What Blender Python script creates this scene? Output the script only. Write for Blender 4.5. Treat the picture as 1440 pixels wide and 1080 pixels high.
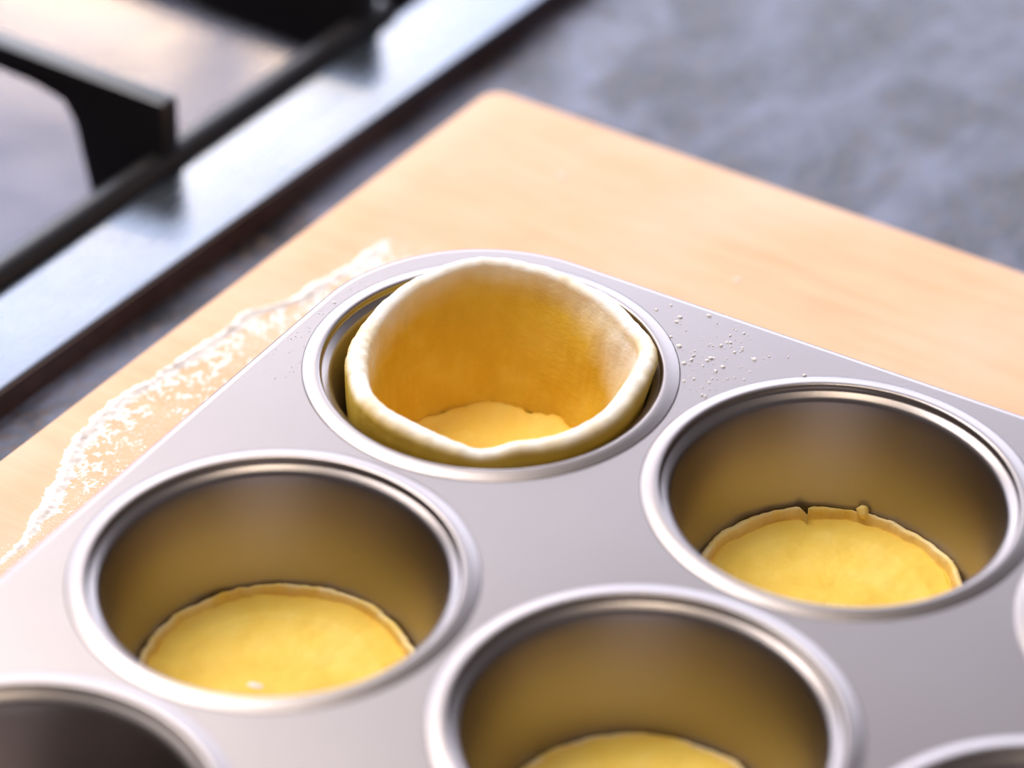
import bpy, bmesh, math, random
import numpy as np
from mathutils import Vector, Matrix, noise

# ------------------------------------------------------------------ clear
for o in list(bpy.data.objects):
    bpy.data.objects.remove(o, do_unlink=True)
scene = bpy.context.scene
COL = scene.collection
random.seed(7)

# ------------------------------------------------------------------ camera
# unit: metre.  origin = centre of the cup with the pastry case, z = 0 is the flat top of the tin
F_PX = 4318.5
CAM = Vector((0.27395735, -0.46606849, 0.3861354))
FW = Vector((-0.40476986, 0.7022089, -0.58571667)).normalized()
RT = Vector((0.8594391, 0.51090033, 0.01858187)).normalized()
UP = RT.cross(FW).normalized()
cam_data = bpy.data.cameras.new('camera')
cam_data.sensor_width = 36.0
cam_data.sensor_fit = 'HORIZONTAL'
cam_data.lens = 36.0 * F_PX / 1440.0
cam_data.clip_start = 0.02
cam = bpy.data.objects.new('camera', cam_data)
COL.objects.link(cam)
M = Matrix((RT, UP, -FW)).transposed().to_4x4()
M.translation = CAM
cam.matrix_world = M
cam_data.dof.use_dof = True
cam_data.dof.focus_distance = (Vector((0.0, 0.012, 0.0)) - CAM).dot(FW)
cam_data.dof.aperture_fstop = 6.5
scene.camera = cam

# ------------------------------------------------------------------ world, lights, exposure
world = bpy.data.worlds.new('kitchen_air')
scene.world = world
world.use_nodes = True
bg = world.node_tree.nodes['Background']
bg.inputs[0].default_value = (0.93, 0.88, 1.0, 1)
bg.inputs[1].default_value = 0.13

def area_light(name, loc, target, sx, sy, energy, color):
    l = bpy.data.lights.new(name, 'AREA')
    l.shape = 'RECTANGLE'
    l.size, l.size_y = sx, sy
    l.energy = energy
    l.color = color
    o = bpy.data.objects.new(name, l)
    COL.objects.link(o)
    o.location = loc
    d = Vector(target) - Vector(loc)
    o.rotation_euler = d.to_track_quat('-Z', 'Y').to_euler()
    return o

def polar(az, el, d):
    az, el = math.radians(az), math.radians(el)
    return (d * math.cos(el) * math.cos(az), d * math.cos(el) * math.sin(az), d * math.sin(el))

# daylight: a bright high window to the left of the tin, a wide paler one beyond the hob; warm strip lamp of the cooker hood
area_light('high_window', polar(166, 58, 2.0), (0, 0, 0), 1.3, 1.0, 38, (1.0, 0.96, 0.95))
area_light('far_window', polar(126, 20.0, 2.6), (0, 0, 0), 4.2, 1.5, 80, (0.74, 0.80, 1.0))
area_light('overhead_fill', (0.10, -0.17, 1.9), (0.10, -0.17, 0), 0.5, 0.5, 8, (1.0, 0.88, 0.72))  # unseen warm fill overhead, added to brighten the cup rims and discs
for hx, hl, hw in ((-1.03, 0.24, 1.25), (-0.80, 0.09, 0.40)):      # the hood's long lamp and its small spot
    hood = area_light('hood_lamp', (hx, 1.072, 0.55), (hx, 1.072, 0), hl, 0.055, hw, (1.0, 0.72, 0.34))
    hood.rotation_euler = (0, 0, 0.05)

scene.view_settings.view_transform = 'Standard'
scene.view_settings.look = 'None'
scene.view_settings.gamma = 1.0
scene.view_settings.use_curve_mapping = False
scene.view_settings.exposure = 0.25

# ------------------------------------------------------------------ helpers
def unproj(px, py, z):
    """point of the horizontal plane z that the photograph shows at pixel (px, py)"""
    d = FW * F_PX + RT * (px - 720) + UP * (540 - py)
    t = (z - CAM.z) / d.z
    return CAM + d * t

def link(name, me, mat, parent=None, loc=None, smooth=True):
    o = bpy.data.objects.new(name, me)
    COL.objects.link(o)
    if mat is not None:
        me.materials.append(mat)
    if smooth:
        me.polygons.foreach_set('use_smooth', [True] * len(me.polygons))
    if parent is not None:
        o.parent = parent
    if loc is not None:
        o.location = loc
    return o

def mesh(name, verts, faces):
    me = bpy.data.meshes.new(name)
    me.from_pydata([tuple(v) for v in verts], [], faces)
    me.validate()
    me.update()
    return me

def empty(name, loc=(0, 0, 0), rz=0.0):
    o = bpy.data.objects.new(name, None)
    o.empty_display_size = 0.02
    COL.objects.link(o)
    o.location = loc
    o.rotation_euler = (0, 0, rz)
    return o

def tag(o, label, cat, group=None, kind=None):
    o['label'] = label
    o['category'] = cat
    if group: o['group'] = group
    if kind: o['kind'] = kind
    return o

def from_bm(name, bm):
    me = bpy.data.meshes.new(name)
    bmesh.ops.recalc_face_normals(bm, faces=bm.faces)
    bm.to_mesh(me)
    bm.free()
    return me

def smooth_by_angle(me, deg=40):
    me.polygons.foreach_set('use_smooth', [True] * len(me.polygons))
    me.set_sharp_from_angle(angle=math.radians(deg))

def lathe(profile, n=128):
    """profile: list of (r, z); the first may lie on the axis"""
    V, Fc = [], []
    start = 0
    if profile[0][0] == 0:
        V.append((0, 0, profile[0][1])); start = 1
    rings = profile[start:]
    base = len(V)
    for (r, z) in rings:
        for i in range(n):
            a = 2 * math.pi * i / n
            V.append((r * math.cos(a), r * math.sin(a), z))
    if start:
        for i in range(n):
            Fc.append((0, base + i, base + (i + 1) % n))
    for k in range(len(rings) - 1):
        for i in range(n):
            j = (i + 1) % n
            a, b = base + k * n, base + (k + 1) * n
            Fc.append((a + i, b + i, b + j, a + j))
    return V, Fc

def rrect(x0, x1, y0, y1, rad, n=14):
    pts = []
    for cx, cy, a0 in ((x1 - rad, y1 - rad, 0), (x0 + rad, y1 - rad, 90), (x0 + rad, y0 + rad, 180), (x1 - rad, y0 + rad, 270)):
        for i in range(n + 1):
            a = math.radians(a0 + 90.0 * i / n)
            pts.append((cx + rad * math.cos(a), cy + rad * math.sin(a)))
    return pts

def loft(loops, cap_first=False, cap_last=False):
    V, Fc = [], []
    n = len(loops[0])
    for lp in loops: V.extend(lp)
    for k in range(len(loops) - 1):
        for i in range(n):
            j = (i + 1) % n
            Fc.append((k * n + i, k * n + j, (k + 1) * n + j, (k + 1) * n + i))
    if cap_first: Fc.append(tuple(reversed(range(n))))
    if cap_last: Fc.append(tuple(range((len(loops) - 1) * n, len(loops) * n)))
    return V, Fc

def interp_periodic(xs, ys):
    o = np.argsort(np.array(xs) % 360)
    x = (np.array(xs, float) % 360)[o]; y = np.array(ys, float)[o]
    def f(t): return np.interp(np.array(t) % 360, x, y, period=360)
    return f

def smooth_arr(a, k):
    for _ in range(k):
        a = 0.25 * np.roll(a, 1) + 0.5 * a + 0.25 * np.roll(a, -1)
    return a

def fbm(x, y, z, oct=4):
    return noise.fractal(Vector((x, y, z)), 0.9, 2.1, oct, noise_basis='PERLIN_ORIGINAL')

# ------------------------------------------------------------------ materials
class NT:
    def __init__(self, name):
        self.m = bpy.data.materials.new(name)
        self.m.use_nodes = True
        self.t = self.m.node_tree
        self.b = self.t.nodes['Principled BSDF']
    def n(self, kind, **kw):
        nd = self.t.nodes.new(kind)
        for k, v in kw.items():
            if isinstance(v, tuple) and k.startswith('i_') is False and hasattr(nd, k) is False:
                nd.inputs[k].default_value = v
            elif hasattr(nd, k): setattr(nd, k, v)
            else: nd.inputs[k].default_value = v
        return nd
    def l(self, a, b): self.t.links.new(a, b)
    def coords(self, scale=(1, 1, 1), rot=(0, 0, 0), kind='Object'):
        tc = self.t.nodes.new('ShaderNodeTexCoord')
        mp = self.t.nodes.new('ShaderNodeMapping')
        mp.inputs['Scale'].default_value = scale
        mp.inputs['Rotation'].default_value = rot
        self.l(tc.outputs[kind], mp.inputs['Vector'])
        return mp.outputs['Vector']
    def noise(self, vec, scale, detail=4, rough=0.55, dist=0.0):
        nd = self.t.nodes.new('ShaderNodeTexNoise')
        nd.inputs['Scale'].default_value = scale
        nd.inputs['Detail'].default_value = detail
        nd.inputs['Roughness'].default_value = rough
        nd.inputs['Distortion'].default_value = dist
        self.l(vec, nd.inputs['Vector'])
        return nd.outputs['Fac']
    def ramp(self, fac, stops):
        nd = self.t.nodes.new('ShaderNodeValToRGB')
        cr = nd.color_ramp
        while len(cr.elements) < len(stops): cr.elements.new(0.5)
        for e, (p, c) in zip(cr.elements, stops):
            e.position = p
            e.color = (*c, 1) if len(c) == 3 else c
        self.l(fac, nd.inputs['Fac'])
        return nd.outputs['Color']
    def mix(self, fac, a, b, mode='MIX'):
        nd = self.t.nodes.new('ShaderNodeMix')
        nd.data_type = 'RGBA'; nd.blend_type = mode
        for s, v in ((nd.inputs['Factor'], fac), (nd.inputs['A'], a), (nd.inputs['B'], b)):
            if isinstance(v, (int, float)): s.default_value = v
            elif isinstance(v, tuple): s.default_value = (*v, 1) if len(v) == 3 else v
            else: self.l(v, s)
        return nd.outputs['Result']
    def bump(self, h, strength, dist):
        nd = self.t.nodes.new('ShaderNodeBump')
        nd.inputs['Strength'].default_value = strength
        nd.inputs['Distance'].default_value = dist
        self.l(h, nd.inputs['Height'])
        self.l(nd.outputs['Normal'], self.b.inputs['Normal'])
    def set(self, **kw):
        for k, v in kw.items():
            k = k.replace('_', ' ')
            if isinstance(v, (int, float)): self.b.inputs[k].default_value = v
            elif isinstance(v, tuple): self.b.inputs[k].default_value = (*v, 1) if len(v) == 3 and k not in ('Subsurface Radius',) else v
            else: self.l(v, self.b.inputs[k])
        return self.m

def make_tin():
    t = NT('tin_nonstick_grey')
    v = t.coords()
    g = t.noise(v, 900, 2, 0.6)
    big = t.noise(v, 14, 3, 0.5)
    c = t.ramp(big, [(0.3, (0.305, 0.264, 0.247)), (0.7, (0.338, 0.294, 0.276))])
    t.bump(g, 0.06, 0.0002)
    return t.set(Base_Color=c, Metallic=1.0, Roughness=0.34)

def make_board():
    t = NT('beech_board')
    v = t.coords((3.0, 26, 26))
    grain = t.noise(v, 9, 5, 0.6, 0.6)
    v2 = t.coords()
    blot = t.noise(v2, 17, 4, 0.55)
    v3 = t.coords((60, 700, 60))
    fleck = t.noise(v3, 3, 3, 0.6)
    c = t.ramp(grain, [(0.25, (0.68, 0.385, 0.21)), (0.5, (0.735, 0.43, 0.245)), (0.78, (0.78, 0.48, 0.29))])
    c = t.mix(t.ramp(blot, [(0.42, (0, 0, 0)), (0.75, (0.45, 0.45, 0.45))]), c, (0.80, 0.57, 0.43))
    c = t.mix(t.ramp(fleck, [(0.62, (0, 0, 0)), (0.72, (0.22, 0.22, 0.22))]), c, (0.62, 0.36, 0.18))
    h = t.mix(0.5, grain, fleck)
    t.bump(h, 0.25, 0.0006)
    return t.set(Base_Color=c, Roughness=0.62, Specular_IOR_Level=0.3)

def make_stone():
    t = NT('dark_stone_worktop')
    v = t.coords()
    a = t.noise(v, 26, 5, 0.6, 0.4)
    b = t.noise(v, 330, 3, 0.6)
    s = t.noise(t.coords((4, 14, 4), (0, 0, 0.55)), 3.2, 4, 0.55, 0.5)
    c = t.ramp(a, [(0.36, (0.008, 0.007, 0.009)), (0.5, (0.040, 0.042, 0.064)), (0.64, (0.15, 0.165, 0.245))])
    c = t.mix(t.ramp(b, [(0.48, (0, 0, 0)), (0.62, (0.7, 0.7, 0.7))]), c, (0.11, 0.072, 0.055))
    c = t.mix(t.ramp(s, [(0.45, (0, 0, 0)), (0.7, (0.6, 0.6, 0.6))]), c, (0.185, 0.21, 0.32))  # pale blue streaks: blurred reflections painted into the stone colour
    t.bump(b, 0.2, 0.0006)
    return t.set(Base_Color=c, Roughness=0.40, Specular_IOR_Level=0.42)

def make_steel():
    t = NT('brushed_steel')
    v = t.coords((4, 260, 40))
    g = t.noise(v, 6, 3, 0.6)
    big = t.noise(t.coords(), 22, 3, 0.5)
    r = t.ramp(g, [(0.3, (0.22, 0.22, 0.22)), (0.7, (0.30, 0.30, 0.30))])
    c = t.ramp(big, [(0.35, (0.175, 0.190, 0.215)), (0.7, (0.205, 0.220, 0.25))])
    t.bump(big, 0.12, 0.002)
    return t.set(Base_Color=c, Metallic=1.0, Roughness=r)

def make_well():
    t = NT('dark_steel_well')
    big = t.noise(t.coords(), 16, 4, 0.55, 0.3)
    r = t.ramp(big, [(0.35, (0.12, 0.12, 0.12)), (0.7, (0.20, 0.20, 0.20))])
    c = t.ramp(big, [(0.3, (0.052, 0.048, 0.056)), (0.7, (0.10, 0.093, 0.108))])  # darker base colour than the rim's steel
    t.bump(big, 0.06, 0.003)
    return t.set(Base_Color=c, Metallic=1.0, Roughness=r)

def make_rim_side():
    t = NT('brown_rim_side')
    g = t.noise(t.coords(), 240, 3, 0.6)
    c = t.ramp(g, [(0.3, (0.045, 0.026, 0.028)), (0.7, (0.085, 0.050, 0.048))])  # dark brown colour for the outer side of the hob rim
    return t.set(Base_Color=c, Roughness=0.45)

def make_iron():
    t = NT('black_enamelled_iron')
    v = t.coords()
    g = t.noise(v, 420, 3, 0.6)
    c = t.ramp(g, [(0.3, (0.005, 0.0035, 0.004)), (0.7, (0.011, 0.007, 0.008))])
    t.bump(g, 0.15, 0.0004)
    return t.set(Base_Color=c, Roughness=0.36, Specular_IOR_Level=0.8)

def make_dough(name, lo, mid, hi):
    t = NT(name)
    v = t.coords()
    a = t.noise(v, 75, 4, 0.55, 0.4)
    f = t.noise(t.coords((300, 300, 500)), 2.0, 3, 0.6)
    c = t.ramp(a, [(0.28, lo), (0.5, mid), (0.75, hi)])
    c = t.mix(t.ramp(f, [(0.60, (0, 0, 0)), (0.74, (0.5, 0.5, 0.5))]), c, hi)
    at = t.t.nodes.new('ShaderNodeAttribute'); at.attribute_name = 'flour'
    c = t.mix(at.outputs['Fac'], c, (0.95, 0.90, 0.84))
    t.bump(t.mix(0.5, a, f), 0.35, 0.0009)
    return t.set(Base_Color=c, Roughness=0.62, Subsurface_Weight=0.12,
                 Subsurface_Radius=(0.6, 0.35, 0.12), Subsurface_Scale=0.003, Specular_IOR_Level=0.3)

def make_flour():
    t = NT('wheat_flour')
    g = t.noise(t.coords(), 600, 3, 0.6)
    c = t.ramp(g, [(0.3, (0.86, 0.79, 0.75)), (0.7, (0.93, 0.88, 0.86))])
    t.bump(g, 0.5, 0.0005)
    return t.set(Base_Color=c, Roughness=0.95, Specular_IOR_Level=0.1)

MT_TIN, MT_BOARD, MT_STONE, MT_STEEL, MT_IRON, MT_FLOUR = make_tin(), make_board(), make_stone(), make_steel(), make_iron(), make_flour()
MT_WELL = make_well()
MT_RIM_SIDE = make_rim_side()
MT_CASE = make_dough('pastry_dough_golden', (0.68, 0.415, 0.035), (0.735, 0.47, 0.045), (0.80, 0.55, 0.085))
MT_DISC = make_dough('pastry_dough_pale', (0.82, 0.52, 0.07), (0.88, 0.60, 0.10), (0.92, 0.67, 0.16))

# ------------------------------------------------------------------ layout constants
PX, PY = 0.0834, 0.083           # cup spacing along x and y
NX, NY = 3, 4
Z_BOARD = -0.034
Z_STONE = -0.052
BOARD_ANG = -0.041
BOARD_K = (-0.0915, 0.1532)
HOB_ANG = math.radians(90) - 0.047   # local x runs along the hob's front rim, local y away across the hob
CA, SA = math.cos(HOB_ANG), math.sin(HOB_ANG)
def hobw(s, n, z):                # hob frame -> world
    return Vector((s * CA - n * SA, s * SA + n * CA, z))

# ------------------------------------------------------------------ worktop with the hob cut-out
def build_worktop():
    # in hob frame; rectangular slab with a rectangular opening
    s0, s1, n0, n1 = -0.62, 0.95, -0.62, 0.75
    h0, h1, k0, k1 = -0.44, 0.270, 0.130, 0.612
    V, Fc = [], []
    for z in (Z_STONE, Z_STONE - 0.038):
        for (s, n) in ((s0, n0), (s1, n0), (s1, n1), (s0, n1), (h0, k0), (h1, k0), (h1, k1), (h0, k1)):
            V.append((s, n, z))
    for i in range(4):
        j = (i + 1) % 4
        Fc.append((i, j, 4 + j, 4 + i))
        Fc.append((8 + i, 12 + i, 12 + j, 8 + j))
        Fc.append((i, 8 + i, 8 + j, j))
        Fc.append((4 + i, 4 + j, 12 + j, 12 + i))
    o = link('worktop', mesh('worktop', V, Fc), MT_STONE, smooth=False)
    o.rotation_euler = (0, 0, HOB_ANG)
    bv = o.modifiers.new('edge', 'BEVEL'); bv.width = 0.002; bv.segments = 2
    tag(o, 'dark blue-grey mottled stone worktop with painted reflection streaks beneath the wooden board', 'worktop')
build_worktop()

# ------------------------------------------------------------------ wooden board
def build_board():
    Lx, Ly, th, r = 0.40, 0.53, -Z_STONE + Z_BOARD, 0.0022
    loops = []
    def lp(d, z, rad): return [(x, y, z) for x, y in rrect(d, Lx - d, -Ly + d, -d, rad, 8)]
    loops.append(lp(r, -th, 0.004))
    loops.append(lp(0, -th + r, 0.006))
    loops.append(lp(0, -r, 0.006))
    loops.append(lp(r * 0.3, -r * 0.3, 0.0055))
    loops.append(lp(r, 0, 0.005))
    loops.append(lp(0.012, 0, 0.004))
    V, Fc = loft(loops, True, True)
    me = mesh('cutting_board', V, Fc)
    smooth_by_angle(me, 50)
    o = link('cutting_board', me, MT_BOARD, smooth=False)
    o.location = (BOARD_K[0], BOARD_K[1], Z_BOARD)
    o.rotation_euler = (0, 0, BOARD_ANG)
    tag(o, 'pale beech wooden cutting board under the muffin tin', 'cutting board')
build_board()

# ------------------------------------------------------------------ muffin tin
CUP_PROFILE = [(0, -0.033), (0.012, -0.033), (0.0255, -0.033), (0.0268, -0.03275), (0.0278, -0.0321), (0.02845, -0.0311),
               (0.0290, -0.0285), (0.0304, -0.0220), (0.0322, -0.0135), (0.0340, -0.0050), (0.03455, -0.0026),
               (0.0348, -0.0019), (0.0353, -0.0014), (0.0365, -0.0009), (0.0368, -0.0007), (0.0369, -0.0001), (0.0370, 0.0003),
               (0.0372, 0.00055), (0.0376, 0.00066), (0.0382, 0.00064), (0.0390, 0.00050), (0.0398, 0.00030), (0.0405, 0.00010), (0.0410, 0.0)]
def build_tin():
    root = empty('muffin_tin', (PX * (NX - 1) / 2, -PY * (NY - 1) / 2, Z_BOARD))
    tag(root, 'grey metal muffin tin with round cups on the wooden board', 'muffin tin')
    ox, oy = root.location.x, root.location.y
    centres = [(i * PX - ox, -j * PY - oy) for i in range(NX) for j in range(NY)]
    HX0, HX1 = -0.0441 - ox, PX * (NX - 1) + 0.0441 - ox
    HY0, HY1 = -PY * (NY - 1) - 0.0441 - oy, 0.0441 - oy
    # flat sheet with round openings
    bm = bmesh.new()
    edges = []
    def ring(pts):
        vs = [bm.verts.new((x, y, 0)) for x, y in pts]
        for i in range(len(vs)): edges.append(bm.edges.new((vs[i], vs[(i + 1) % len(vs)])))
    ring(rrect(HX0 + 0.0004, HX1 - 0.0004, HY0 + 0.0004, HY1 - 0.0004, 0.0396, 24))
    for cx, cy in centres:
        ring([(cx + 0.0410 * math.cos(2 * math.pi * i / 128), cy + 0.0410 * math.sin(2 * math.pi * i / 128)) for i in range(128)])
    bmesh.ops.triangle_fill(bm, use_beauty=True, use_dissolve=False, edges=edges)
    for f in bm.faces:
        if f.normal.z < 0: f.normal_flip()
    me = bpy.data.meshes.new('top_sheet'); bm.to_mesh(me); bm.free()
    sheet = link('top_sheet', me, MT_TIN, root, (0, 0, -Z_BOARD), smooth=False)
    sd = sheet.modifiers.new('gauge', 'SOLIDIFY'); sd.thickness = 0.0007; sd.offset = -1
    # rolled outer edge
    loops = []
    for d, z in ((-0.0004, 0), (0.0002, -0.00006), (0.0008, -0.00020), (0.0012, -0.00042), (0.0015, -0.0010), (0.00155, -0.0017), (0.0013, -0.0026), (0.0006, -0.0032), (-0.0004, -0.0030), (-0.0009, -0.0022), (-0.0007, -0.0012)):
        loops.append([(x, y, z) for x, y in rrect(HX0 - d, HX1 + d, HY0 - d, HY1 + d, 0.0400 + d, 24)])
    V, Fc = loft(loops)
    link('rolled_edge', mesh('rolled_edge', V, Fc), MT_TIN, root, (0, 0, -Z_BOARD))
    # cups
    V, Fc = lathe(CUP_PROFILE, 128)
    cme = mesh('cup', V, Fc)
    first = None
    for cx, cy in centres:
        if first is None:
            first = c = link('cup', cme, MT_TIN, root, (cx, cy, -Z_BOARD))
            sd = c.modifiers.new('gauge', 'SOLIDIFY'); sd.thickness = 0.0009; sd.offset = -1
        else:
            c = first.copy(); COL.objects.link(c); c.location = (cx, cy, -Z_BOARD)
    return root
build_tin()

# ------------------------------------------------------------------ pastry case in the far corner cup
def wall_r(z):                    # inner radius of a cup at height z (below the lip)
    pr = sorted([(b, a) for a, b in CUP_PROFILE[4:14]])
    return float(np.interp(z, [q[0] for q in pr], [q[1] for q in pr]))

def build_case():
    root = empty('pastry_case', (0, 0, -0.033))
    tag(root, 'hollow dough pastry case with a thick floury rim, standing in the far corner cup', 'pastry')
    N = 288
    th = np.arange(N) * 360.0 / N
    # rim crest: angle (degrees about the cup axis) -> radius mm, height mm, half thickness mm
    fr = [(-144, 28.8, 3.0), (-121, 30.4, 3.0), (-106, 30.5, 3.0), (-91, 30.6, 3.0), (-78, 31.6, 2.8), (-70, 32.3, 2.2), (-64, 32.6, 1.4), (-58, 32.1, 1.9), (-49, 31.4, 2.7),
          (-36, 32.2, 2.8), (-24, 32.2, 3.0), (-7, 31.9, 3.1), (9, 31.4, 3.2), (22, 32.4, 3.4),
          (36, 34.3, 3.8), (43, 34.2, 3.9), (52, 33.2, 4.0), (67, 32.4, 4.1), (79, 32.9, 4.2), (91, 33.4, 4.4), (104, 34.1, 4.7), (113, 34.9, 4.9), (120, 35.0, 5.0),
          (131, 34.0, 4.8), (143, 32.7, 4.5), (155, 31.4, 4.2), (166, 30.4, 3.9), (178, 29.5, 3.6), (-167, 28.7, 3.3), (-153, 28.6, 3.1)]
    Rc = smooth_arr(interp_periodic([a for a, _, _ in fr], [b for _, b, _ in fr])(th), 10) / 1000
    Zc = smooth_arr(interp_periodic([a for a, _, _ in fr], [c for _, _, c in fr])(th), 6) / 1000
    hh = smooth_arr(interp_periodic([-150, -110, -80, -66, -50, -20, 10, 40, 80, 120, 160], [2.5, 2.4, 2.3, 1.9, 2.1, 2.4, 2.4, 2.2, 1.7, 1.6, 2.0])(th), 20) / 1000
    rows, fl = [], []
    for i in range(N):
        a = math.radians(th[i])
        ca, sa = math.cos(a), math.sin(a)
        w1 = fbm(ca * 3.0, sa * 3.0, 1.7)
        w2 = fbm(ca * 14, sa * 14, 5.1)
        R, Z, h = Rc[i] + 0.0003 * w1, Zc[i] + 0.0005 * w1 + 0.00022 * w2, hh[i] * (1 + 0.10 * w1)
        prof = []
        # outer face, bottom to top
        ro_top, zo_top = R + h, Z - h * 1.1
        for z in (-0.0322, -0.029, -0.024, -0.018, -0.012, -0.008, -0.005):
            k = (z + 0.0322) / (zo_top + 0.0322)
            r = 0.0272 + (ro_top - 0.0272) * (k ** 0.9) + 0.0012 * math.sin(math.pi * min(k, 1))
            if z < -0.002: r = min(r, wall_r(z) - 0.00025)
            prof.append((r, min(z, zo_top - 0.0006), 0.0))
        # rounded crest
        for q in range(0, 181, 20):
            aa = math.radians(q)
            prof.append((R + h * math.cos(aa), Z - h + h * math.sin(aa), max(0.0, min(1.0, 1.25 * math.sin(aa) - 0.28)) if q < 90 else 0.55 + 0.42 * math.sin(aa)))
        # inner face, top to bottom
        ri_top, zi = R - h, Z - h
        for k in (0.06, 0.12, 0.2, 0.3, 0.42, 0.55, 0.68, 0.8, 0.9, 0.97, 1.0):
            z = zi + (-0.0285 - zi) * k
            r = ri_top + (0.0250 - ri_top) * (k ** 1.15) - 0.0012 * math.sin(math.pi * k)
            if k > 0.85: r -= (k - 0.85) * 0.006
            wob = 0.0009 * fbm(ca * 2.6 + 7, sa * 2.6, z * 110) + 0.00025 * fbm(ca * 9, sa * 9, z * 260)
            side = max(max(0.0, math.cos(a - math.radians(40))) ** 3, 0.45 * max(0.0, math.cos(a - math.radians(190))) ** 4)
            f = max(0.0, 0.44 + 0.14 * side - k * (3.2 - 2.35 * side)) * (1.0 + 0.6 * side)
            prof.append((r + wob, z, f))
        rows.append([(r * ca, r * sa, z + 0.033) for r, z, f in prof])
        fl.append([max(0, min(1, f * (1.0 + 0.5 * fbm(r * ca * 110, r * sa * 110, z * 160)))) for r, z, f in prof])  # paler rim and sides: flour, plus highlight and side light painted in
    m = len(rows[0])
    V = [v for row in rows for v in row]
    Fc = []
    for i in range(N):
        j = (i + 1) % N
        for k in range(m - 1):
            Fc.append((i * m + k, j * m + k, j * m + k + 1, i * m + k + 1))
    me = mesh('side_wall', V, Fc)
    at = me.attributes.new('flour', 'FLOAT', 'POINT')
    at.data.foreach_set('value', [f for row in fl for f in row])
    link('side_wall', me, MT_CASE, root)
    # base, a disc pressed into the wall with folds
    V, Fc, NR, NA = [], [], 26, 144
    for k in range(NR + 1):
        r = 0.0262 * k / NR
        for i in range(NA):
            a = 2 * math.pi * i / NA
            x, y = r * math.cos(a), r * math.sin(a)
            z = 0.0052 + 0.0005 * fbm(x * 90, y * 90, 3.3) + 0.0002 * fbm(x * 400, y * 400, 1)
            # pressed finger dents towards the front
            for (dx, dy, wd, dp) in ((-0.006, 0.004, 0.0035, 0.0026), (0.0085, 0.0105, 0.0035, 0.0024), (0.004, -0.004, 0.006, 0.0016)):
                z -= dp * math.exp(-((x - dx) ** 2 + (y - dy) ** 2) / wd ** 2)
            e = (k / NR)
            edge = 0.93 + 0.05 * fbm(math.cos(a) * 3, math.sin(a) * 3, 9)
            z += 0.0012 * max(0, e - 0.75) / 0.25
            if e > edge - 0.03: z -= 0.0030 * min(1, (e - edge + 0.03) / 0.05)
            V.append((x, y, z))
    for k in range(NR):
        for i in range(NA):
            j = (i + 1) % NA
            Fc.append((k * NA + i, (k + 1) * NA + i, (k + 1) * NA + j, k * NA + j))
    n0 = len(V)
    for i in range(NA):                     # underside
        a = 2 * math.pi * i / NA
        V.append((0.0262 * math.cos(a), 0.0262 * math.sin(a), 0.0006))
    for i in range(NA):
        j = (i + 1) % NA
        Fc.append((NR * NA + i, n0 + i, n0 + j, NR * NA + j))
    Fc.append(tuple(reversed(range(n0, n0 + NA))))
    me = mesh('base', V, Fc)
    at = me.attributes.new('flour', 'FLOAT', 'POINT')
    at.data.foreach_set('value', [0.0] * len(me.vertices))
    link('base', me, MT_DISC, root)
build_case()

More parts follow.
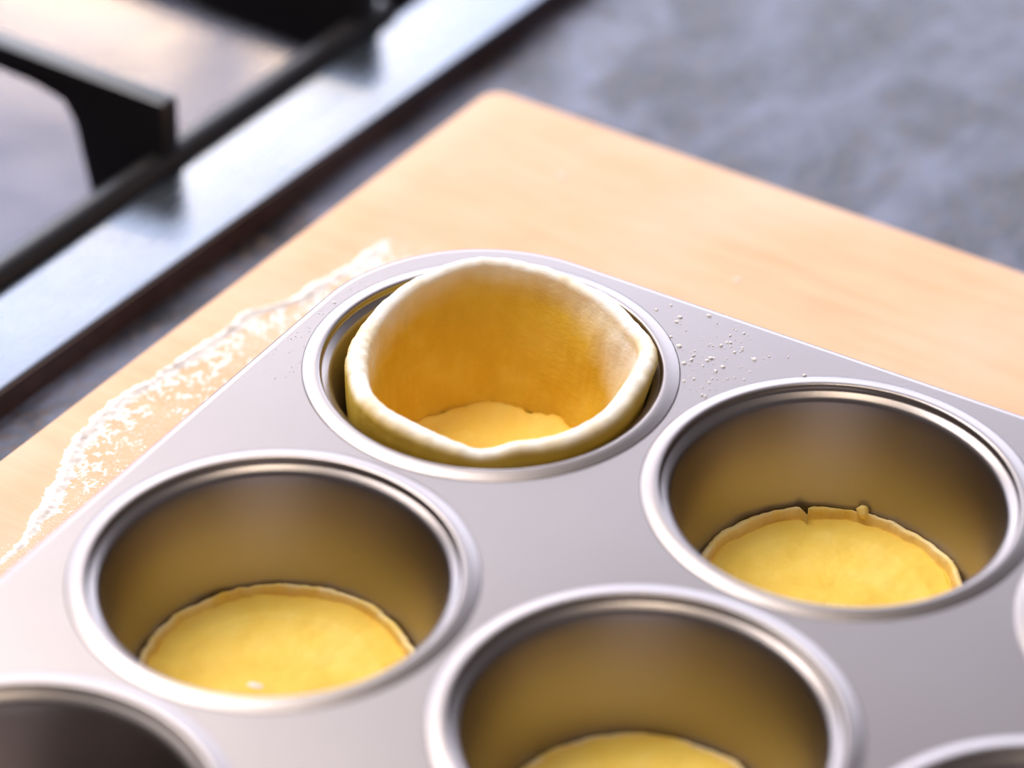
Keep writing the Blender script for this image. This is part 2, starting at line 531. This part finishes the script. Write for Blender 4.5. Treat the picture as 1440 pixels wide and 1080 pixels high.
# ------------------------------------------------------------------ pastry discs at the bottom of three cups
def build_disc(ci, cj, seed, label, R=0.0291, dx=0.0, dy=0.0, z_edge=0.0064, slit=None, crumb=None):
    ES = list(np.linspace(0, 0.87, 26)) + list(np.linspace(0.88, 1.0, 30))
    NR, NA = len(ES) - 1, 256
    V, Fc, fl = [], [], []
    cx, cy = ci * PX + dx, -cj * PY + dy
    for k in range(NR + 1):
        e = float(ES[k])
        for i in range(NA):
            a = 2 * math.pi * i / NA
            ca, sa = math.cos(a), math.sin(a)
            Ra = R * (1 + 0.018 * fbm(ca * 1.7, sa * 1.7, seed) + 0.010 * fbm(ca * 7, sa * 7, seed + 4)) + 0.00015 * fbm(ca * 30, sa * 30, seed)
            up = 1 + 0.18 * fbm(ca * 2.4, sa * 2.4, seed + 8) + 0.14 * fbm(ca * 10, sa * 10, seed + 2)
            if slit:
                d = math.degrees(math.atan2(math.sin(a - math.radians(slit)), math.cos(a - math.radians(slit))))
                g = math.exp(-(d / 1.3) ** 2)
                Ra -= 0.0042 * g * max(0.0, (e - 0.90) / 0.10)
                if d > 0: up *= 1 + 0.12 * math.exp(-(d / 14) ** 2)
            r = Ra * e
            x, y = r * ca, r * sa
            gr = 0.938 + 0.024 * fbm(ca * 2, sa * 2, seed + 5)
            t = min(1.0, max(0.0, (e - gr) / 0.018))
            z = 0.0049 + (z_edge - 0.0049) * up * t * t * (3 - 2 * t)
            z += 0.00035 * fbm(x * 120, y * 120, seed) + 0.00014 * fbm(x * 420, y * 420, seed + 1)
            z += 0.0004 * math.exp(-((e - 0.72 - 0.05 * fbm(ca * 2, sa * 2, seed + 3)) / 0.03) ** 2)
            # pressed groove just inside the lifted border
            z -= 0.0010 * max(0.1, 0.6 + 0.9 * fbm(ca * 3, sa * 3, seed + 6)) * math.exp(-((e - gr) / 0.014) ** 2)
            if e > 0.975: z -= 0.0006 * (e - 0.975) / 0.025
            V.append((x, y, z)); fl.append(0.30 * t * (0.8 + fbm(ca * 5, sa * 5, seed)))
    for k in range(NR):
        for i in range(NA):
            j = (i + 1) % NA
            Fc.append((k * NA + i, (k + 1) * NA + i, (k + 1) * NA + j, k * NA + j))
    top = NR * NA
    n0 = len(V)
    for i in range(NA):                     # outer skirt follows the cup's slope, then the underside
        x, y, z = V[top + i]
        s = 0.984
        V.append((x * s, y * s, max(z - 0.0030, 0.0014))); fl.append(0.1)
    for i in range(NA):
        a = 2 * math.pi * i / NA
        V.append((0.0266 * math.cos(a), 0.0266 * math.sin(a), 0.0003)); fl.append(0)
    for i in range(NA):
        j = (i + 1) % NA
        Fc.append((top + i, n0 + i, n0 + j, top + j))
        Fc.append((n0 + i, n0 + NA + i, n0 + NA + j, n0 + j))
    Fc.append(tuple(reversed(range(n0 + NA, n0 + 2 * NA))))
    if crumb:                               # a torn scrap standing on the border
        a = math.radians(crumb)
        bx, by = R * 0.975 * math.cos(a), R * 0.975 * math.sin(a)
        bm = bmesh.new(); bmesh.ops.create_icosphere(bm, subdivisions=2, radius=0.0013)
        b0 = len(V)
        for v in bm.verts:
            q = v.co * (1 + 0.4 * fbm(v.co.x * 900, v.co.y * 900, v.co.z * 900))
            V.append((bx + q.x * 1.1, by + q.y, z_edge + 0.0001 + q.z * 1.2)); fl.append(0.12)
        bm.verts.ensure_lookup_table()
        for f in bm.faces: Fc.append(tuple(b0 + v.index for v in f.verts))
        bm.free()
    me = bpy.data.meshes.new('pastry_disc')
    me.from_pydata(V, [], Fc); me.update()
    at = me.attributes.new('flour', 'FLOAT', 'POINT')
    at.data.foreach_set('value', [max(0.0, f) for f in fl])
    o = link('pastry_disc', me, MT_DISC, None, (cx, cy, -0.033))
    tag(o, label, 'pastry', 'flat dough discs in the cups')
build_disc(0, 1, 2.3, 'yellow dough disc with a white fleck of flour, in the cup nearest the flour streak', z_edge=0.0068)
build_disc(1, 0, 6.1, 'yellow dough disc with a split and a torn scrap at its back edge', z_edge=0.0070, slit=127, crumb=101)
build_disc(1, 1, 9.4, 'yellow dough disc cut off by the bottom edge of the picture', z_edge=0.0052, R=0.0286)

# ------------------------------------------------------------------ gas hob
def build_hob():
    cs, cn = -0.089, 0.371
    root = empty('gas_hob', hobw(cs, cn, -0.0765), HOB_ANG)
    tag(root, 'stainless steel gas hob with a bright flat rim beside the board', 'hob')
    def loc(pts, z): return [(s - cs, n - cn, z + 0.0765) for s, n in pts]
    S0, S1, N0, N1 = -0.448, 0.278, 0.1235, 0.620          # outer rim
    w0, w1, m0, m1 = -0.400, 0.228, 0.1535, 0.585          # recessed well
    loops = []
    for d, z, r in ((0.0, -0.0519, 0.012), (0.0, -0.0449, 0.012), (0.0002, -0.0443, 0.0122), (0.0007, -0.0440, 0.0127), (0.0011, -0.0440, 0.013), (0.006, -0.04415, 0.018)):
        loops.append(loc(rrect(S0 + d, S1 - d, N0 + d, N1 - d, r, 20), z))
    for d, z in ((-0.0048, -0.0448), (-0.0036, -0.0449), (-0.0015, -0.0452), (0.0, -0.0458), (0.0015, -0.0469), (0.003, -0.0488), (0.0045, -0.0520), (0.0058, -0.0580),
                 (0.0075, -0.0680), (0.0105, -0.0735), (0.015, -0.0757), (0.022, -0.0760)):
        loops.append(loc(rrect(w0 + d, w1 - d, m0 + d, m1 - d, 0.034 - d * 0.4, 20), z))
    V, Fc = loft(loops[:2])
    sl = link('rim_side', mesh('rim_side', V, Fc), MT_RIM_SIDE, root)  # upright outer side of the rim, coloured dark brown
    sl['label'] = 'dark brown outer side of the steel rim'
    V, Fc = loft(loops[1:13])
    me = mesh('steel_rim', V, Fc)
    smooth_by_angle(me, 60)
    link('steel_rim', me, MT_STEEL, root, smooth=False)
    V, Fc = loft(loops[12:], False, True)
    me = mesh('well', V, Fc)
    smooth_by_angle(me, 60)
    w = link('well', me, MT_WELL, root, smooth=False)
    w['label'] = 'dark grey recessed steel well'
    V, Fc = lathe([(0.018, 0.0), (0.036, 0.0), (0.038, 0.003), (0.036, 0.012), (0.030, 0.016), (0.012, 0.017)], 64)
    link('burner_base', mesh('burner_base', V, Fc), MT_STEEL, root, (0.033 - cs, 0.305 - cn, 0.0005))
    V, Fc = lathe([(0, 0.025), (0.024, 0.0245), (0.030, 0.0235), (0.032, 0.021), (0.031, 0.018), (0.028, 0.016)], 64)
    c = link('burner_cap', mesh('burner_cap', V, Fc), MT_IRON, root, (0.033 - cs, 0.305 - cn, 0.0005))
    c['label'] = 'black burner cap'
build_hob()

# ------------------------------------------------------------------ cast iron pan support
def build_grate():
    BN, BZ, BR = 0.1580, -0.0460, 0.0043
    c_s, c_n = 0.033, 0.24
    root = empty('pan_support', hobw(c_s, c_n, -0.076), HOB_ANG)
    tag(root, 'black cast iron pan support standing in the hob', 'pan support')
    def tube(path, r, n=14):
        loops = []
        for k, p in enumerate(path):
            p = Vector(p)
            d = (Vector(path[min(k + 1, len(path) - 1)]) - Vector(path[max(k - 1, 0)])).normalized()
            u = d.cross(Vector((0, 0, 1))).normalized(); w = u.cross(d)
            loops.append([tuple(p + u * r * math.cos(2 * math.pi * i / n) + w * r * math.sin(2 * math.pi * i / n)) for i in range(n)])
        return loft(loops, True, True)
    def L(s, n, z): return (s - c_s, n - c_n, z + 0.076)
    V, Fc = tube([L(s, BN, BZ) for s in np.linspace(-0.12, 0.182, 12)], BR)
    me = mesh('front_rail', V, Fc); smooth_by_angle(me, 50)
    link('front_rail', me, MT_IRON, root, smooth=False)
    # finger: upright plate, thick foot behind the rail then a tapering arm towards the burner
    def plate(name, outline, s, half):
        bm = bmesh.new()
        a = [bm.verts.new(L(s - half, n, z)) for n, z in outline]
        b = [bm.verts.new(L(s + half, n, z)) for n, z in outline]
        bm.faces.new(a); bm.faces.new(list(reversed(b)))
        for i in range(len(a)):
            j = (i + 1) % len(a)
            bm.faces.new((a[i], b[i], b[j], a[j]))
        bmesh.ops.recalc_face_normals(bm, faces=bm.faces)
        bmesh.ops.bevel(bm, geom=list(bm.edges), offset=0.0012, segments=2, affect='EDGES', profile=0.6)
        me = from_bm(name, bm); smooth_by_angle(me, 45)
        link(name, me, MT_IRON, root, smooth=False)
    arm = [(0.1555, -0.0260), (0.2300, -0.0260), (0.2310, -0.0335), (0.2000, -0.0345), (0.1900, -0.0365), (0.1865, -0.0420), (0.1800, -0.0758), (0.1555, -0.0758)]
    for s in (0.082, -0.016): plate('finger', arm, s, 0.0034)
    endp = [(0.1555, -0.0260), (0.2600, -0.0260), (0.2600, -0.0400), (0.2240, -0.0420), (0.2160, -0.0570), (0.1700, -0.0575), (0.1680, -0.0758), (0.1555, -0.0758)]
    for s in (0.172, -0.116): plate('end_plate', endp, s, 0.0040)
build_grate()

# ------------------------------------------------------------------ flour
def build_flour_streak():
    """low drift of flour on the board along the tin's edge; where it thins out it sinks into the board"""
    line = [unproj(x, y, Z_BOARD) for x, y in ((560, 330), (535, 343), (490, 377), (455, 398), (420, 420), (385, 434), (350, 440), (327, 462), (260, 505), (190, 550), (135, 590), (108, 620), (92, 665), (62, 715), (35, 760))]
    ys = [p.y for p in line][::-1]; xs = [p.x for p in line][::-1]
    y0, y1 = -0.125, max(ys) - 0.001
    x0, x1 = -0.105, -0.028
    NXg, NYg = 200, 440
    V, Fc = [], []
    P0 = Vector((x0, y0, Z_BOARD))
    for j in range(NYg + 1):
        y = y0 + (y1 - y0) * j / NYg
        xr = float(np.interp(y, ys, xs))
        for i in range(NXg + 1):
            x = x0 + (x1 - x0) * i / NXg
            d = x - xr + 0.0008 * fbm(y * 160, 0.3, 1.0)
            n1 = fbm(x * 420, y * 420, 0.4); n2 = fbm(x * 1300, y * 1300, 2.2, 3)
            w = 0.0015 + 0.0008 * fbm(y * 90, 4.4, 0)
            amp = 0.0014 * (0.75 + 0.6 * fbm(y * 60, 9.1, 0))
            h = amp * math.exp(-(d / max(w, 0.0008)) ** 2)
            # thinner powder on the tin's side of the ridge
            if d > 0: h += 0.00050 * math.exp(-d / 0.022)
            h += 0.00030 * n1 + 0.00034 * n2 - 0.00046
            fade = min(1.0, (y - y0) / 0.085) * min(1.0, (y1 - y) / 0.006)
            bound = min(1.0, (x - x0) / 0.006, (x1 - x) / 0.006)
            h = h * max(0, fade) - 0.0006 * (1 - min(max(fade, 0), max(bound, 0)))
            if d < -0.006: h = -0.0008
            V.append((x - x0, y - y0, max(h, -0.0008)))
    keep = []
    W = NXg + 1
    for j in range(NYg):
        for i in range(NXg):
            q = (j * W + i, j * W + i + 1, (j + 1) * W + i + 1, (j + 1) * W + i)
            if max(V[k][2] for k in q) > -0.00005: Fc.append(q)
    # loose grains
    rnd = random.Random(3)
    for _ in range(9000):
        y = rnd.uniform(y0 + 0.01, y1)
        xl = float(np.interp(y, ys, xs))
        x = xl + rnd.gauss(0.006, 0.006)
        if x > x1 or x < max(x0, xl - 0.007, BOARD_K[0] + 0.012): continue
        r = rnd.uniform(0.0001, 0.00028)
        b = len(V); a = rnd.random() * 6.28
        for k in range(3):
            V.append((x - x0 + r * math.cos(a + k * 2.09), y - y0 + r * math.sin(a + k * 2.09), -0.0001))
        V.append((x - x0, y - y0, r * 0.9))
        Fc += [(b, b + 1, b + 3), (b + 1, b + 2, b + 3), (b + 2, b, b + 3)]
    me = mesh('flour_streak', V, Fc)
    o = link('flour_streak', me, MT_FLOUR, None, P0)
    tag(o, 'streak of white flour spilled on the board along the tin', 'flour', kind='stuff')
build_flour_streak()

def grain_mesh(name, pts, rnd):
    V, Fc = [], []
    for (x, y, z, r) in pts:
        b = len(V); a = rnd.random() * 6.28; el = rnd.uniform(0.7, 1.8)
        for k in range(6):
            q = a + k * math.pi / 3
            rr = r * rnd.uniform(0.7, 1.2)
            V.append((x + rr * el * math.cos(q), y + rr * math.sin(q), z - 0.00005))
        for k in range(6):
            q = a + k * math.pi / 3
            rr = r * rnd.uniform(0.5, 0.75)
            V.append((x + rr * el * math.cos(q), y + rr * math.sin(q), z + r * 0.55))
        V.append((x, y, z + r * 0.8))
        for k in range(6):
            l = (k + 1) % 6
            Fc.append((b + k, b + l, b + 6 + l, b + 6 + k)); Fc.append((b + 6 + k, b + 6 + l, b + 12))
    return mesh(name, V, Fc)

def build_specks():
    rnd = random.Random(11)
    def scatter(cxy, spread, n, rmin, rmax, z, ok):
        out = []
        while len(out) < n:
            x, y = rnd.gauss(cxy[0], spread[0]), rnd.gauss(cxy[1], spread[1])
            if ok(x, y): out.append((x, y, z, rmin + (rmax - rmin) * rnd.random() ** 3))
        return out
    def flat(x, y):
        if not (-0.043 < x < 0.20 and y < 0.0425): return False
        if x < 0 and y > 0 and math.hypot(x, y) > 0.0435: return False
        for i in range(3):
            for j in range(2):
                if math.hypot(x - i * PX, y + j * PY) < 0.0412: return False
        return True
    a = unproj(985, 505, 0); 
    p1 = scatter((a.x, a.y), (0.008, 0.009), 90, 0.00015, 0.00050, 0.0, flat)
    o = link('flour_specks', grain_mesh('flour_specks', [(x - a.x, y - a.y, 0, r) for x, y, z, r in p1], rnd), MT_FLOUR, None, (a.x, a.y, 0))
    tag(o, 'white flour specks on the tin between the pastry case and the split disc', 'flour', kind='stuff')
    b = unproj(455, 440, 0)
    p2 = scatter((b.x, b.y), (0.008, 0.014), 34, 0.00012, 0.00032, 0.0, flat)
    o = link('flour_specks', grain_mesh('flour_specks', [(x - b.x, y - b.y, 0, r) for x, y, z, r in p2], rnd), MT_FLOUR, None, (b.x, b.y, 0))
    tag(o, 'sparse white flour specks on the tin left of the pastry case', 'flour', kind='stuff')
    # fleck of flour on the left disc
    c = unproj(358, 966, -0.0283)
    pts = [(0, 0, 0, 0.0011), (0.0012, 0.0004, 0, 0.0008), (-0.0011, -0.0003, 0, 0.0007), (0.0004, 0.0011, 0, 0.0006)]
    o = link('flour_fleck', grain_mesh('flour_fleck', pts, rnd), MT_FLOUR, None, c)
    tag(o, 'small white fleck of flour on the left dough disc', 'flour', kind='stuff')
    # crumbs lying on the bare board
    for (px, py, r, lab) in ((790, 249, 0.0008, 'tiny pale crumb on the board above the pastry case'),
                             (1037, 394, 0.0006, 'tiny pale crumb on the board behind the split disc')):
        q = unproj(px, py, Z_BOARD)
        o = link('crumb', grain_mesh('crumb', [(0, 0, 0, r), (r * 0.9, r * 0.4, 0, r * 0.7)], rnd), MT_FLOUR, None, q)
        tag(o, lab, 'crumb', 'crumbs on the board')
build_specks()
